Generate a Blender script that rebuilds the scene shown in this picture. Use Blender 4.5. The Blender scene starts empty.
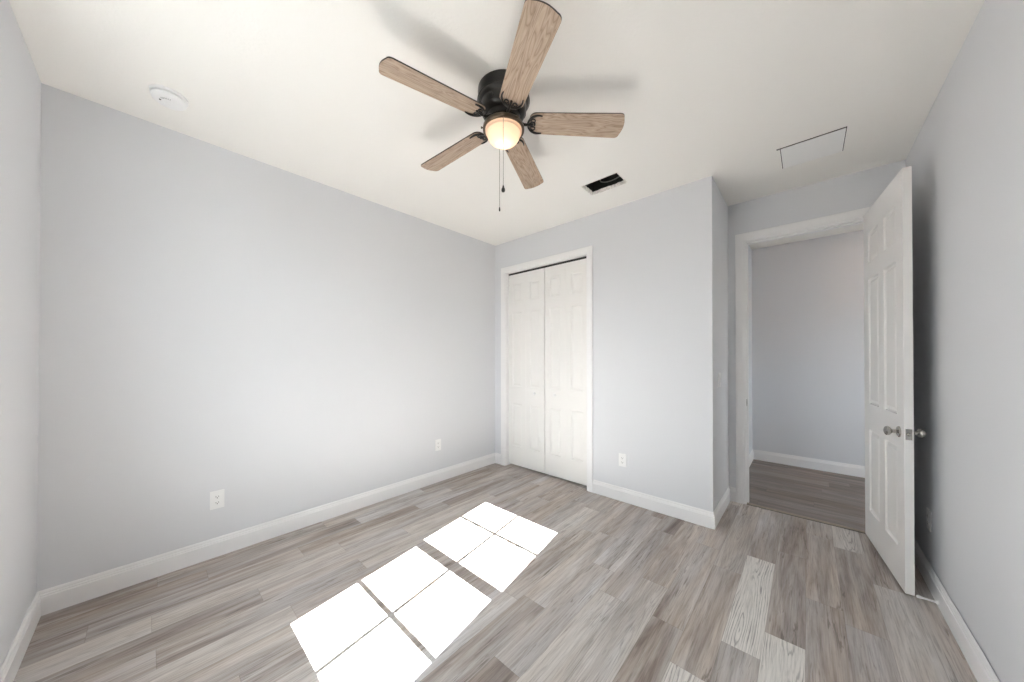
import bpy, bmesh, math, random
from mathutils import Vector, Matrix
PI = math.pi
random.seed(7)
S = bpy.context.scene
COL = S.collection

# ------------------------------------------------------------------ camera
cam_d = bpy.data.cameras.new('camera')
cam_d.sensor_width = 36.0
cam_d.lens = 36.0 * 327.06 / 1024.0
cam_d.shift_y = (355.82 - 341.0) / 1024.0
cam_d.clip_start = 0.02
cam = bpy.data.objects.new('camera', cam_d)
COL.objects.link(cam)
cam.location = (2.9285, -2.9297, 1.3219)
cam.rotation_euler = (PI / 2 + 0.0059, 0.0, 0.7344)
S.camera = cam

# ------------------------------------------------------------------ dimensions (metres)
H = 2.74            # ceiling
W = 3.457           # right wall
L = 3.311           # near wall at y = -L
D = 0.688           # wall with the entry door
XC = 2.382          # outer corner of the closet bump-out
BH = 0.125          # baseboard height
HALL_Y = 2.36       # far wall of the hall
HALL_X = 4.90

# ------------------------------------------------------------------ world, sun, daylight portals, exposure
SKY = (0.87, 0.93, 1.0)
GROUND = (0.30, 0.295, 0.29)
SKY_STRENGTH = 8.3
SUN_STRENGTH = 54.0
LAMP_POWER = 0.23
HALL_FILL_POWER = 2.6  # added out-of-view lamp that fills the hall with light
world = bpy.data.worlds.new('sky')
S.world = world
world.use_nodes = True
bg = world.node_tree.nodes['Background']
wt = world.node_tree
wtc = wt.nodes.new('ShaderNodeTexCoord')
wsep = wt.nodes.new('ShaderNodeSeparateXYZ')
wr = wt.nodes.new('ShaderNodeMapRange')
wmix = wt.nodes.new('ShaderNodeMix')
wmix.data_type = 'RGBA'
wr.inputs['From Min'].default_value = -0.06
wr.inputs['From Max'].default_value = 0.06
wt.links.new(wtc.outputs['Generated'], wsep.inputs[0])
wt.links.new(wsep.outputs['Z'], wr.inputs['Value'])
wt.links.new(wr.outputs['Result'], wmix.inputs['Factor'])
wmix.inputs[6].default_value = (*GROUND, 1)
wmix.inputs[7].default_value = (*SKY, 1)
wt.links.new(wmix.outputs[2], bg.inputs['Color'])
bg.inputs['Strength'].default_value = SKY_STRENGTH

sun_d = bpy.data.lights.new('sun', 'SUN')
sun_d.energy = SUN_STRENGTH
sun_d.angle = math.radians(0.15)
sun_d.color = (0.99, 0.985, 0.99)
sun = bpy.data.objects.new('sun', sun_d)
COL.objects.link(sun)
sun.rotation_euler = Vector((-0.165, 1.0, -0.88)).to_track_quat('-Z', 'Y').to_euler()
sun.location = (2.0, -6.0, 5.0)


def portal(name, loc, rot, sx, sy):
    d = bpy.data.lights.new(name, 'AREA')
    d.shape = 'RECTANGLE'
    d.size, d.size_y = sx, sy
    d.cycles.is_portal = True
    o = bpy.data.objects.new(name, d)
    COL.objects.link(o)
    o.location, o.rotation_euler = loc, rot


# an area light shines along its local -Z
portal('window_portal', (1.552, -3.552, 1.55), (-PI / 2, 0, PI), 0.92, 1.66)
portal('hall_portal', (HALL_X + 0.13, 1.75, 1.40), (PI / 2, 0, PI / 2), 0.70, 1.0)

S.view_settings.view_transform = 'Standard'
S.view_settings.look = 'None'
S.view_settings.gamma = 1.0
S.view_settings.use_curve_mapping = False
S.view_settings.exposure = 0.80
S.cycles.max_bounces = 12
S.cycles.diffuse_bounces = 8
S.cycles.transparent_max_bounces = 12
S.cycles.sample_clamp_indirect = 40.0

# ------------------------------------------------------------------ mesh helpers
def add_box(bm, x0, y0, z0, x1, y1, z1):
    vs = [bm.verts.new(c) for c in ((x0, y0, z0), (x1, y0, z0), (x1, y1, z0), (x0, y1, z0),
                                    (x0, y0, z1), (x1, y0, z1), (x1, y1, z1), (x0, y1, z1))]
    fs = []
    for f in ((0, 3, 2, 1), (4, 5, 6, 7), (0, 1, 5, 4), (1, 2, 6, 5), (2, 3, 7, 6), (3, 0, 4, 7)):
        fs.append(bm.faces.new([vs[i] for i in f]))
    return vs, fs


def add_lathe(bm, prof, seg=48, mat=None, cap=True):
    """prof: list of (radius, z) from one end to the other, turned around Z."""
    mat = mat or Matrix()
    rings = []
    for r, z in prof:
        if r < 1e-6:
            rings.append([bm.verts.new(mat @ Vector((0, 0, z)))])
        else:
            rings.append([bm.verts.new(mat @ Vector((r * math.cos(2 * PI * k / seg), r * math.sin(2 * PI * k / seg), z)))
                          for k in range(seg)])
    for a, b in zip(rings, rings[1:]):
        for k in range(seg):
            k2 = (k + 1) % seg
            if len(a) == 1 and len(b) == 1:
                continue
            if len(a) == 1:
                bm.faces.new((a[0], b[k], b[k2]))
            elif len(b) == 1:
                bm.faces.new((a[k], b[0], a[k2]))
            else:
                bm.faces.new((a[k], b[k], b[k2], a[k2]))
    if cap:
        if len(rings[0]) > 1:
            bm.faces.new(rings[0])
        if len(rings[-1]) > 1:
            bm.faces.new(rings[-1])


def add_tube(bm, pts, r, seg=8, closed=False):
    pts = [Vector(p) for p in pts]
    n = len(pts)
    rs = r if isinstance(r, (list, tuple)) else [r] * n
    rings = []
    up = None
    for i, p in enumerate(pts):
        if closed:
            t = (pts[(i + 1) % n] - pts[i - 1]).normalized()
        else:
            t = (pts[min(i + 1, n - 1)] - pts[max(i - 1, 0)]).normalized()
        if up is None:
            up = Vector((0, 0, 1)) if abs(t.z) < 0.9 else Vector((1, 0, 0))
        s = t.cross(up).normalized()
        up = s.cross(t).normalized()
        rings.append([bm.verts.new(p + rs[i] * (math.cos(2 * PI * k / seg) * s + math.sin(2 * PI * k / seg) * up))
                      for k in range(seg)])
    pairs = list(zip(rings, rings[1:])) + ([(rings[-1], rings[0])] if closed else [])
    for a, b in pairs:
        for k in range(seg):
            bm.faces.new((a[k], b[k], b[(k + 1) % seg], a[(k + 1) % seg]))
    if not closed:
        bm.faces.new(rings[0])
        bm.faces.new(rings[-1])


def add_sweep(bm, path, prof, left=True):
    """Sweep a profile of (outward, height) along a flat polyline with mitred corners; the wall lies on one side."""
    P = [Vector((p[0], p[1])) for p in path]
    rows = []
    for i, p in enumerate(P):
        ns = []
        if i > 0:
            d = (P[i] - P[i - 1]).normalized()
            ns.append(Vector((-d.y, d.x)) if left else Vector((d.y, -d.x)))
        if i < len(P) - 1:
            d = (P[i + 1] - P[i]).normalized()
            ns.append(Vector((-d.y, d.x)) if left else Vector((d.y, -d.x)))
        m = ns[0] if len(ns) == 1 else (ns[0] + ns[1]) / (1 + ns[0].dot(ns[1]))
        rows.append([bm.verts.new((p.x + m.x * o, p.y + m.y * o, z)) for o, z in prof])
    k = len(prof)
    for a, b in zip(rows, rows[1:]):
        for j in range(k):
            bm.faces.new((a[j], b[j], b[(j + 1) % k], a[(j + 1) % k]))
    bm.faces.new(rows[0])
    bm.faces.new(rows[-1])


def bevel(bm, w, seg=2, angle=30):
    es = [e for e in bm.edges if len(e.link_faces) == 2 and e.calc_face_angle(0) > math.radians(angle)]
    bmesh.ops.bevel(bm, geom=es, offset=w, segments=seg, affect='EDGES', profile=0.5, clamp_overlap=True)


def obj(name, bm, mat, parent=None, smooth=False, auto=None):
    bmesh.ops.recalc_face_normals(bm, faces=bm.faces[:])
    me = bpy.data.meshes.new(name)
    bm.to_mesh(me)
    bm.free()
    for m in (mat if isinstance(mat, (list, tuple)) else [mat]):
        me.materials.append(m)
    if smooth:
        for p in me.polygons:
            p.use_smooth = True
        me.set_sharp_from_angle(angle=math.radians(auto or 35))
    o = bpy.data.objects.new(name, me)
    COL.objects.link(o)
    if parent is not None:
        o.parent = parent
    return o


def empty(name, loc=(0, 0, 0), rz=0.0):
    o = bpy.data.objects.new(name, None)
    o.empty_display_size = 0.05
    COL.objects.link(o)
    o.location = loc
    o.rotation_euler = (0, 0, rz)
    return o


def tag(o, label, cat, group=None, kind=None):
    o['label'] = label
    o['category'] = cat
    if group:
        o['group'] = group
    if kind:
        o['kind'] = kind
    return o


def structure(o, label, cat):
    return tag(o, label, cat, kind='structure')


def copy_tree(o, parent=None):
    c = o.copy()
    COL.objects.link(c)
    if parent is not None:
        c.parent = parent
    for ch in list(o.children):
        copy_tree(ch, c)
    return c


# ------------------------------------------------------------------ materials
def new_mat(name):
    m = bpy.data.materials.new(name)
    m.use_nodes = True
    nt = m.node_tree
    b = nt.nodes['Principled BSDF']
    return m, nt, b


def N(nt, kind, **kw):
    n = nt.nodes.new(kind)
    for k, v in kw.items():
        setattr(n, k, v)
    return n


def lk(nt, a, b):
    nt.links.new(a, b)


def ramp(nt, stops, interp='LINEAR'):
    r = N(nt, 'ShaderNodeValToRGB')
    r.color_ramp.interpolation = interp
    e = r.color_ramp.elements
    while len(e) < len(stops):
        e.new(0.5)
    for el, (p, c) in zip(e, stops):
        el.position = p
        el.color = (*c, 1) if len(c) == 3 else c
    return r


def srgb(r, g, b):
    def f(c):
        c /= 255.0
        return c / 12.92 if c <= 0.04045 else ((c + 0.055) / 1.055) ** 2.4
    return (f(r), f(g), f(b))


def paint(name, col, rough=0.6, bump=0.0, scale=200.0, spec=0.3, mottled=False):
    m, nt, b = new_mat(name)
    b.inputs['Base Color'].default_value = (*col, 1)
    b.inputs['Roughness'].default_value = rough
    b.inputs['Specular IOR Level'].default_value = spec
    tc = N(nt, 'ShaderNodeTexCoord')
    if bump:
        n = N(nt, 'ShaderNodeTexNoise')
        n.inputs['Scale'].default_value = scale
        n.inputs['Detail'].default_value = 4
        lk(nt, tc.outputs['Object'], n.inputs['Vector'])
        src = n.outputs['Fac']
        if mottled:
            r = ramp(nt, [(0.45, (0, 0, 0)), (0.6, (1, 1, 1))])
            lk(nt, src, r.inputs['Fac'])
            src = r.outputs['Color']
        bp = N(nt, 'ShaderNodeBump')
        bp.inputs['Strength'].default_value = bump
        bp.inputs['Distance'].default_value = 0.002
        lk(nt, src, bp.inputs['Height'])
        lk(nt, bp.outputs['Normal'], b.inputs['Normal'])
    return m


def plain(name, col, rough=0.4, metal=0.0, spec=0.5, var=0.0, scale=40.0):
    m, nt, b = new_mat(name)
    b.inputs['Base Color'].default_value = (*col, 1)
    b.inputs['Roughness'].default_value = rough
    b.inputs['Metallic'].default_value = metal
    b.inputs['Specular IOR Level'].default_value = spec
    if var:
        tc = N(nt, 'ShaderNodeTexCoord')
        n = N(nt, 'ShaderNodeTexNoise')
        n.inputs['Scale'].default_value = scale
        lk(nt, tc.outputs['Object'], n.inputs['Vector'])
        lo = tuple(c * (1 - var) for c in col)
        hi = tuple(min(1, c * (1 + var)) for c in col)
        r = ramp(nt, [(0.3, lo), (0.7, hi)])
        lk(nt, n.outputs['Fac'], r.inputs['Fac'])
        lk(nt, r.outputs['Color'], b.inputs['Base Color'])
    return m


WALL = paint('wall_paint', srgb(222, 223, 226), 0.62, 0.10, 260, 0.25)
CEIL = paint('ceiling_paint', srgb(243, 241, 237), 0.75, 0.14, 70, 0.15, True)
WHITE = paint('trim_paint', srgb(241, 240, 240), 0.35, 0.0, spec=0.45)
DOORP = paint('door_paint', srgb(238, 236, 233), 0.38, 0.03, 180, 0.45)
PLASTIC = plain('white_plastic', srgb(240, 240, 240), 0.35)
DARK = plain('dark_slot', srgb(45, 43, 40), 0.6)
BLACK = plain('black_metal', srgb(38, 36, 34), 0.28, 0.35, 0.6, 0.15, 20)
BRONZE = plain('bronze_metal', srgb(92, 80, 66), 0.36, 0.55, 0.6, 0.12, 25)
NICKEL = plain('satin_nickel', srgb(190, 186, 180), 0.24, 1.0, 0.5, 0.08, 60)
CHAIN = plain('chain_metal', srgb(120, 112, 100), 0.35, 0.9)
DUCT = plain('duct_lining', srgb(40, 40, 36), 0.55, 0.2, 0.4, 0.3, 12)
GALV = plain('galvanised_metal', srgb(150, 148, 142), 0.4, 0.8, 0.5, 0.2, 30)
PAPER = plain('torn_board_edge', srgb(228, 225, 219), 0.8, 0.0, 0.2, 0.18, 60)
PANEL = paint('access_panel_paint', srgb(242, 242, 241), 0.5, 0.02, 90)
VINYL = plain('window_vinyl', srgb(240, 240, 240), 0.4)
STRIP = plain('threshold_strip', srgb(150, 138, 124), 0.45, 0.0, 0.4, 0.12, 30)


def glass_mat():
    m = bpy.data.materials.new('window_glass')
    m.use_nodes = True
    nt = m.node_tree
    nt.nodes.clear()
    out = N(nt, 'ShaderNodeOutputMaterial')
    mx = N(nt, 'ShaderNodeMixShader')
    tr = N(nt, 'ShaderNodeBsdfTransparent')
    gl = N(nt, 'ShaderNodeBsdfGlossy')
    gl.inputs['Roughness'].default_value = 0.02
    tr.inputs['Color'].default_value = (0.96, 0.98, 0.97, 1)
    mx.inputs['Fac'].default_value = 0.06
    lk(nt, tr.outputs[0], mx.inputs[1])
    lk(nt, gl.outputs[0], mx.inputs[2])
    lk(nt, mx.outputs[0], out.inputs['Surface'])
    return m


def bowl_mat():
    m = bpy.data.materials.new('frosted_bowl_glass')
    m.use_nodes = True
    nt = m.node_tree
    nt.nodes.clear()
    out = N(nt, 'ShaderNodeOutputMaterial')
    mx = N(nt, 'ShaderNodeMixShader')
    tr = N(nt, 'ShaderNodeBsdfTranslucent')
    df = N(nt, 'ShaderNodeBsdfPrincipled')
    tr.inputs['Color'].default_value = (1.0, 0.74, 0.57, 1)
    df.inputs['Base Color'].default_value = (0.85, 0.80, 0.72, 1)
    df.inputs['Roughness'].default_value = 0.25
    mx.inputs['Fac'].default_value = 0.35
    lk(nt, tr.outputs[0], mx.inputs[1])
    lk(nt, df.outputs[0], mx.inputs[2])
    lk(nt, mx.outputs[0], out.inputs['Surface'])
    return m


GLASS = glass_mat()
BOWL = bowl_mat()


def plank_mat(name, cols, pale, gain=1.0):
    """Vinyl plank: UV = (across the plank 0..1, metres along it); 'tone' = (shade, pale grain, random)."""
    m, nt, b = new_mat(name)
    uv = N(nt, 'ShaderNodeUVMap', uv_map='plank')
    at = N(nt, 'ShaderNodeAttribute', attribute_name='tone', attribute_type='GEOMETRY')
    sep = N(nt, 'ShaderNodeSeparateColor')
    lk(nt, at.outputs['Color'], sep.inputs['Color'])
    su = N(nt, 'ShaderNodeSeparateXYZ')
    lk(nt, uv.outputs['UV'], su.inputs['Vector'])

    def math_(op, a, c=None, d=None):
        n = N(nt, 'ShaderNodeMath', operation=op)
        for i, v in enumerate((a, c, d)):
            if v is None:
                continue
            if isinstance(v, (int, float)):
                n.inputs[i].default_value = v
            else:
                lk(nt, v, n.inputs[i])
        return n.outputs[0]

    um = math_('MULTIPLY', su.outputs['X'], 0.146)
    off = math_('MULTIPLY', sep.outputs['Blue'], 91.0)

    def vec(sx, sy):
        c = N(nt, 'ShaderNodeCombineXYZ')
        lk(nt, math_('MULTIPLY', um, sx), c.inputs['X'])
        lk(nt, math_('MULTIPLY', su.outputs['Y'], sy), c.inputs['Y'])
        lk(nt, off, c.inputs['Z'])
        return c.outputs['Vector']

    def noise(sx, sy, detail=4, rough=0.6, dist=0.0):
        n = N(nt, 'ShaderNodeTexNoise')
        n.inputs['Scale'].default_value = 1.0
        n.inputs['Detail'].default_value = detail
        n.inputs['Roughness'].default_value = rough
        n.inputs['Distortion'].default_value = dist
        lk(nt, vec(sx, sy), n.inputs['Vector'])
        return n.outputs['Fac']

    def mix(fac, a, c, mode='MIX'):
        n = N(nt, 'ShaderNodeMix', data_type='RGBA', blend_type=mode)
        if isinstance(fac, (int, float)):
            n.inputs['Factor'].default_value = fac
        else:
            lk(nt, fac, n.inputs['Factor'])
        for i, v in ((6, a), (7, c)):
            if isinstance(v, tuple):
                n.inputs[i].default_value = (*v, 1)
            else:
                lk(nt, v, n.inputs[i])
        return n.outputs[2]

    # broad cloudy tone along the plank, shifted by the plank's own shade
    broad = noise(13, 1.1, 4, 0.6, 0.8)
    t = math_('ADD', math_('MULTIPLY', broad, 1.35), math_('SUBTRACT', math_('MULTIPLY', sep.outputs['Red'], 0.36), 0.33))
    base = ramp(nt, [(0.10, cols[0]), (0.36, cols[1]), (0.62, cols[2]), (0.92, cols[3])])
    lk(nt, t, base.inputs['Fac'])
    col = base.outputs['Color']
    # warm / cool drift
    drift = ramp(nt, [(0.35, (0.93, 0.98, 1.06)), (0.65, (1.06, 1.0, 0.93))])
    lk(nt, noise(7, 0.9, 2), drift.inputs['Fac'])
    col = mix(0.6, col, drift.outputs['Color'], 'MULTIPLY')
    # fine streaks
    st = ramp(nt, [(0.32, (0.72, 0.71, 0.70)), (0.5, (1.0, 1.0, 1.0)), (0.72, (1.16, 1.16, 1.15))])
    lk(nt, noise(150, 5.0, 5, 0.7), st.inputs['Fac'])
    col = mix(1.0, col, st.outputs['Color'], 'MULTIPLY')
    # darker cracks and cerused lines in patches
    cr = ramp(nt, [(0.0, (0.50, 0.48, 0.46)), (0.36, (0.60, 0.58, 0.56)), (0.45, (1, 1, 1))])
    lk(nt, noise(75, 4.5, 3, 0.55, 1.4), cr.inputs['Fac'])
    patch = ramp(nt, [(0.48, (0, 0, 0)), (0.60, (1, 1, 1))])
    lk(nt, noise(9, 2.2, 2), patch.inputs['Fac'])
    col = mix(math_('MULTIPLY', patch.outputs['Color'], 1.0), col, cr.outputs['Color'], 'MULTIPLY')
    # pale planks with open wavy grain
    wv = N(nt, 'ShaderNodeTexWave', wave_type='RINGS', rings_direction='Z', wave_profile='SIN')
    c2 = N(nt, 'ShaderNodeCombineXYZ')
    lk(nt, math_('ADD', math_('MULTIPLY', math_('SUBTRACT', um, 0.075), 9.0), math_('MULTIPLY', math_('SUBTRACT', sep.outputs['Blue'], 0.5), 0.4)), c2.inputs['X'])
    lk(nt, math_('MULTIPLY', math_('SUBTRACT', math_('FRACT', math_('MULTIPLY', su.outputs['Y'], 0.9)), 0.5), 0.75), c2.inputs['Y'])
    lk(nt, c2.outputs['Vector'], wv.inputs['Vector'])
    wv.inputs['Scale'].default_value = 3.6
    wv.inputs['Distortion'].default_value = 6.5
    wv.inputs['Detail'].default_value = 3.0
    wv.inputs['Detail Scale'].default_value = 1.6
    wr = ramp(nt, [(0.0, tuple(c * 0.50 for c in pale)), (0.08, tuple(c * 0.66 for c in pale)), (0.22, pale), (1.0, tuple(c * 1.06 for c in pale))])
    lk(nt, wv.outputs['Color'], wr.inputs['Fac'])
    wm = ramp(nt, [(0.42, (0.15, 0.15, 0.15)), (0.58, (1, 1, 1))])
    lk(nt, noise(14, 2.5, 2), wm.inputs['Fac'])
    pcol = mix(wm.outputs['Color'], pale, wr.outputs['Color'])
    pcol = mix(0.9, pcol, st.outputs['Color'], 'MULTIPLY')
    col = mix(sep.outputs['Green'], col, pcol)
    # bevelled seams
    ue = math_('MINIMUM', su.outputs['X'], math_('SUBTRACT', 1.0, su.outputs['X']))
    fr = math_('FRACT', math_('DIVIDE', su.outputs['Y'], 0.895))
    ve = math_('MULTIPLY', math_('MINIMUM', fr, math_('SUBTRACT', 1.0, fr)), 0.895 / 0.146)
    edge = math_('MINIMUM', ue, ve)
    sr = ramp(nt, [(0.0, (0.55, 0.53, 0.51)), (0.014, (1, 1, 1))])
    lk(nt, edge, sr.inputs['Fac'])
    col = mix(0.6, col, sr.outputs['Color'], 'MULTIPLY')
    if gain != 1.0:
        col = mix(1.0, col, (gain, gain, gain), 'MULTIPLY')
    lk(nt, col, b.inputs['Base Color'])
    b.inputs['Roughness'].default_value = 0.42
    b.inputs['Specular IOR Level'].default_value = 0.35
    bp = N(nt, 'ShaderNodeBump')
    bp.inputs['Strength'].default_value = 0.25
    bp.inputs['Distance'].default_value = 0.001
    lk(nt, noise(130, 6.0, 4, 0.6), bp.inputs['Height'])
    lk(nt, bp.outputs['Normal'], b.inputs['Normal'])
    return m


FLOOR = plank_mat('grey_oak_vinyl_plank',
                  [srgb(118, 105, 97), srgb(160, 149, 141), srgb(186, 178, 172), srgb(208, 203, 199)], srgb(219, 215, 210))
HALLF = plank_mat('brown_grey_vinyl_plank',
                  [srgb(84, 74, 68), srgb(113, 101, 94), srgb(134, 121, 113), srgb(158, 146, 138)], srgb(160, 150, 141))


def blade_wood():
    m, nt, b = new_mat('weathered_oak_blade')
    tc = N(nt, 'ShaderNodeTexCoord')
    oi = N(nt, 'ShaderNodeObjectInfo')
    mp = N(nt, 'ShaderNodeMapping')
    mp.inputs['Scale'].default_value = (3.0, 26.0, 4.0)
    ad = N(nt, 'ShaderNodeVectorMath', operation='ADD')
    sc = N(nt, 'ShaderNodeMath', operation='MULTIPLY')
    sc.inputs[1].default_value = 13.0
    lk(nt, oi.outputs['Random'], sc.inputs[0])
    lk(nt, tc.outputs['Object'], ad.inputs[0])
    lk(nt, sc.outputs[0], ad.inputs[1])
    lk(nt, ad.outputs[0], mp.inputs['Vector'])
    wv = N(nt, 'ShaderNodeTexNoise')
    wv.inputs['Scale'].default_value = 1.0
    wv.inputs['Detail'].default_value = 2.0
    wv.inputs['Distortion'].default_value = 0.8
    lk(nt, mp.outputs[0], wv.inputs['Vector'])
    # contour lines of a slow noise give cathedral figure
    fm = N(nt, 'ShaderNodeMath', operation='MULTIPLY')
    fm.inputs[1].default_value = 9.0
    ff = N(nt, 'ShaderNodeMath', operation='PINGPONG')
    ff.inputs[1].default_value = 0.5
    lk(nt, wv.outputs['Fac'], fm.inputs[0])
    lk(nt, fm.outputs[0], ff.inputs[0])
    n = N(nt, 'ShaderNodeTexNoise')
    n.inputs['Scale'].default_value = 3.0
    n.inputs['Detail'].default_value = 6
    n.inputs['Roughness'].default_value = 0.75
    mp2 = N(nt, 'ShaderNodeMapping')
    mp2.inputs['Scale'].default_value = (2.0, 60.0, 4.0)
    lk(nt, ad.outputs[0], mp2.inputs['Vector'])
    lk(nt, mp2.outputs[0], n.inputs['Vector'])
    r1 = ramp(nt, [(0.0, srgb(150, 128, 109)), (0.12, srgb(174, 152, 132)), (0.5, srgb(188, 168, 149))])
    lk(nt, ff.outputs[0], r1.inputs['Fac'])
    r2 = ramp(nt, [(0.3, (0.74, 0.72, 0.70)), (0.52, (1, 1, 1)), (0.75, (1.12, 1.12, 1.12))])
    lk(nt, n.outputs['Fac'], r2.inputs['Fac'])
    mx = N(nt, 'ShaderNodeMix', data_type='RGBA', blend_type='MULTIPLY')
    mx.inputs['Factor'].default_value = 0.8
    lk(nt, r1.outputs['Color'], mx.inputs[6])
    lk(nt, r2.outputs['Color'], mx.inputs[7])
    lk(nt, mx.outputs[2], b.inputs['Base Color'])
    b.inputs['Roughness'].default_value = 0.55
    return m


WOOD = blade_wood()
EDGE = plain('dark_blade_edge', srgb(62, 54, 48), 0.5)


# ------------------------------------------------------------------ setting: floors
def plank_floor(name, x0, x1, y0, y1, pw, org, plen, ends, pale_rows, shade_rows, mat, along='y', seed=1):
    """One mesh, a face per plank, each carrying its own tone; planks run along y (or x)."""
    rnd = random.Random(seed)
    bm = bmesh.new()
    uvl = bm.loops.layers.uv.new('plank')
    cl = bm.loops.layers.float_color.new('tone')
    a0, a1 = (x0, x1) if along == 'y' else (y0, y1)
    b0, b1 = (y0, y1) if along == 'y' else (x0, x1)
    k = math.floor((a0 - org) / pw)
    while org + k * pw < a1:
        e = ends.get(k, rnd.uniform(0, plen))
        j = math.floor((b0 - e) / plen)
        while e + j * plen < b1:
            s, t = e + j * plen, e + (j + 1) * plen
            u0, u1 = max(a0, org + k * pw), min(a1, org + (k + 1) * pw)
            v0, v1 = max(b0, s), min(b1, t)
            tone = shade_rows.get((k, j), rnd.uniform(0.12, 0.88))
            pale = pale_rows.get((k, j), rnd.choice((0, 0, 0, 0, 0, 0, 0, 0.3)))
            rr = rnd.random()
            if v1 - v0 > 1e-4 and u1 - u0 > 1e-4:
                cs = ((u0, v0), (u1, v0), (u1, v1), (u0, v1))
                vs = [bm.verts.new((u, v, 0) if along == 'y' else (v, u, 0)) for u, v in cs]
                f = bm.faces.new(vs)
                for lp, (u, v) in zip(f.loops, cs):
                    lp[uvl].uv = ((u - org - k * pw) / pw, v - e + 400 * plen)
                    lp[cl] = (tone, pale, rr, 1)
            j += 1
        k += 1
    for f in bm.faces:
        if f.normal.z < 0:
            f.normal_flip()
    bmesh.ops.recalc_face_normals(bm, faces=bm.faces[:])
    for f in bm.faces:
        f.normal_update()
        if f.normal.z < 0:
            f.normal_flip()
    me = bpy.data.meshes.new(name)
    bm.to_mesh(me)
    bm.free()
    me.materials.append(mat)
    o = bpy.data.objects.new(name, me)
    COL.objects.link(o)
    return o


ends = {0: -0.898, 1: -0.442, 2: -2.918, 3: -0.720, 4: -2.905, 8: -0.28, 13: -1.205, 14: -0.935, 16: -1.405,
        17: -0.240, 18: -0.935, 20: -0.610, 21: -0.090, 19: -0.50, 15: -0.30}
# (row, plank before / after that row's joint): j = -1 lies on the near side of it, 0 on the far side
pale = {(17, -1): 1.0, (18, -1): 1.0, (16, -1): 0.85, (20, 1): 0.6, (2, -1): 0.35, (14, -1): 0.30, (3, -1): 0.3,
        (15, -2): 0.0, (17, -2): 0.15, (17, 0): 0.0, (18, 0): 0.0, (19, -1): 0.0, (19, 0): 0.0, (20, 0): 0.0, (20, -1): 0.0,
        (21, -1): 0.25, (21, 0): 0.0, (16, 0): 0.0, (15, -1): 0.0, (15, 0): 0.0, (14, 0): 0.0}
shade = {(2, -1): 0.85, (2, 0): 0.40, (1, 0): 0.70, (1, -1): 0.75, (1, -2): 0.35, (0, -1): 0.75, (0, -2): 0.25, (0, 0): 0.4,
         (3, -1): 0.80, (3, -2): 0.70, (3, 0): 0.45, (3, -3): 0.4, (4, -1): 0.7, (4, 0): 0.3, (4, 1): 0.5, (8, 0): 0.85, (8, -1): 0.5,
         (17, -2): 0.35, (17, 0): 0.40, (18, 0): 0.42, (19, -1): 0.5, (19, 0): 0.42, (20, 0): 0.38, (20, -1): 0.40,
         (21, -1): 0.60, (21, 0): 0.30, (16, 0): 0.45, (16, -1): 0.6, (15, -1): 0.45, (14, -1): 0.35, (14, 0): 0.6, (13, 0): 0.6, (13, -1): 0.5}
floor = plank_floor('floor', -0.05, W + 0.05, -L - 0.05, D + 0.02, 0.1459, 0.145, 0.895, ends, pale, shade, FLOOR, 'y', 5)
structure(floor, 'grey oak-look vinyl plank floor of the bedroom with a window-shaped sun patch', 'floor')
hall_floor = plank_floor('floor_hall', 2.30, HALL_X + 0.05, D + 0.02, HALL_Y + 0.05, 0.1459, 0.72, 0.895, {}, {}, {}, HALLF, 'x', 11)
structure(hall_floor, 'darker brown grey plank floor of the hall beyond the open door', 'floor')


# ------------------------------------------------------------------ setting: walls and ceiling
def boxes(name, bs, mat, label, cat='wall'):
    bm = bmesh.new()
    for b in bs:
        add_box(bm, *b)
    o = obj(name, bm, mat)
    return structure(o, label, cat)


CX0, CX1, CZ = 0.176, 1.295, 2.364          # closet opening
EX0, EX1, EZ = 2.512, 3.283, 2.378          # entry opening
WX0, WX1, WZ0, WZ1 = 1.10, 2.005, 0.730, 2.365   # window opening
YO = -L - 0.24                               # outer face of the near wall

boxes('wall_left', [(-0.12, YO, -0.05, 0, HALL_Y, H + 0.06)], WALL,
      'long blank pale grey wall on the left with two outlets low down')
boxes('wall_closet', [(0, 0, 0, CX0, 0.12, H), (CX1, 0, 0, XC, 0.12, H), (CX0, 0, CZ, CX1, 0.12, H)], WALL,
      'pale grey wall around the white closet doors')
boxes('wall_return', [(XC - 0.12, 0.12, 0, XC, D + 0.12, H)], WALL,
      'short pale grey return wall between the closet wall and the doorway')
boxes('wall_doorway', [(XC, D, 0, EX0 - 0.012, D + 0.12, H), (EX1 + 0.012, D, 0, W, D + 0.12, H), (EX0 - 0.012, D, EZ + 0.012, EX1 + 0.012, D + 0.12, H)],
      WALL, 'pale grey wall around and above the open doorway')
boxes('wall_right', [(W, YO, -0.05, W + 0.12, D + 0.12, H + 0.06)], WALL,
      'pale grey wall on the right, behind the open door')
boxes('wall_near', [(0, YO, 0, WX0, -L, H), (WX1, YO, 0, W, -L, H), (WX0, YO, 0, WX1, -L, WZ0), (WX0, YO, WZ1, WX1, -L, H)],
      WALL, 'pale grey window wall meeting the long left wall in the corner')
boxes('wall_closet_interior', [(0, D, 0, XC - 0.12, D + 0.12, H)], WALL, 'rear wall inside the closet')
boxes('wall_hall_side', [(XC - 0.12, D + 0.12, 0, XC + 0.008, HALL_Y, H)], WALL, 'narrow strip of hall wall seen beside the door jamb')
boxes('wall_hall_far', [(0, HALL_Y, 0, HALL_X + 0.12, HALL_Y + 0.12, H)], WALL, 'grey hall wall facing the open doorway')
boxes('wall_hall_near', [(W + 0.12, D, 0, HALL_X, D + 0.12, H)], WALL, 'hall wall continuing past the bedroom')
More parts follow.
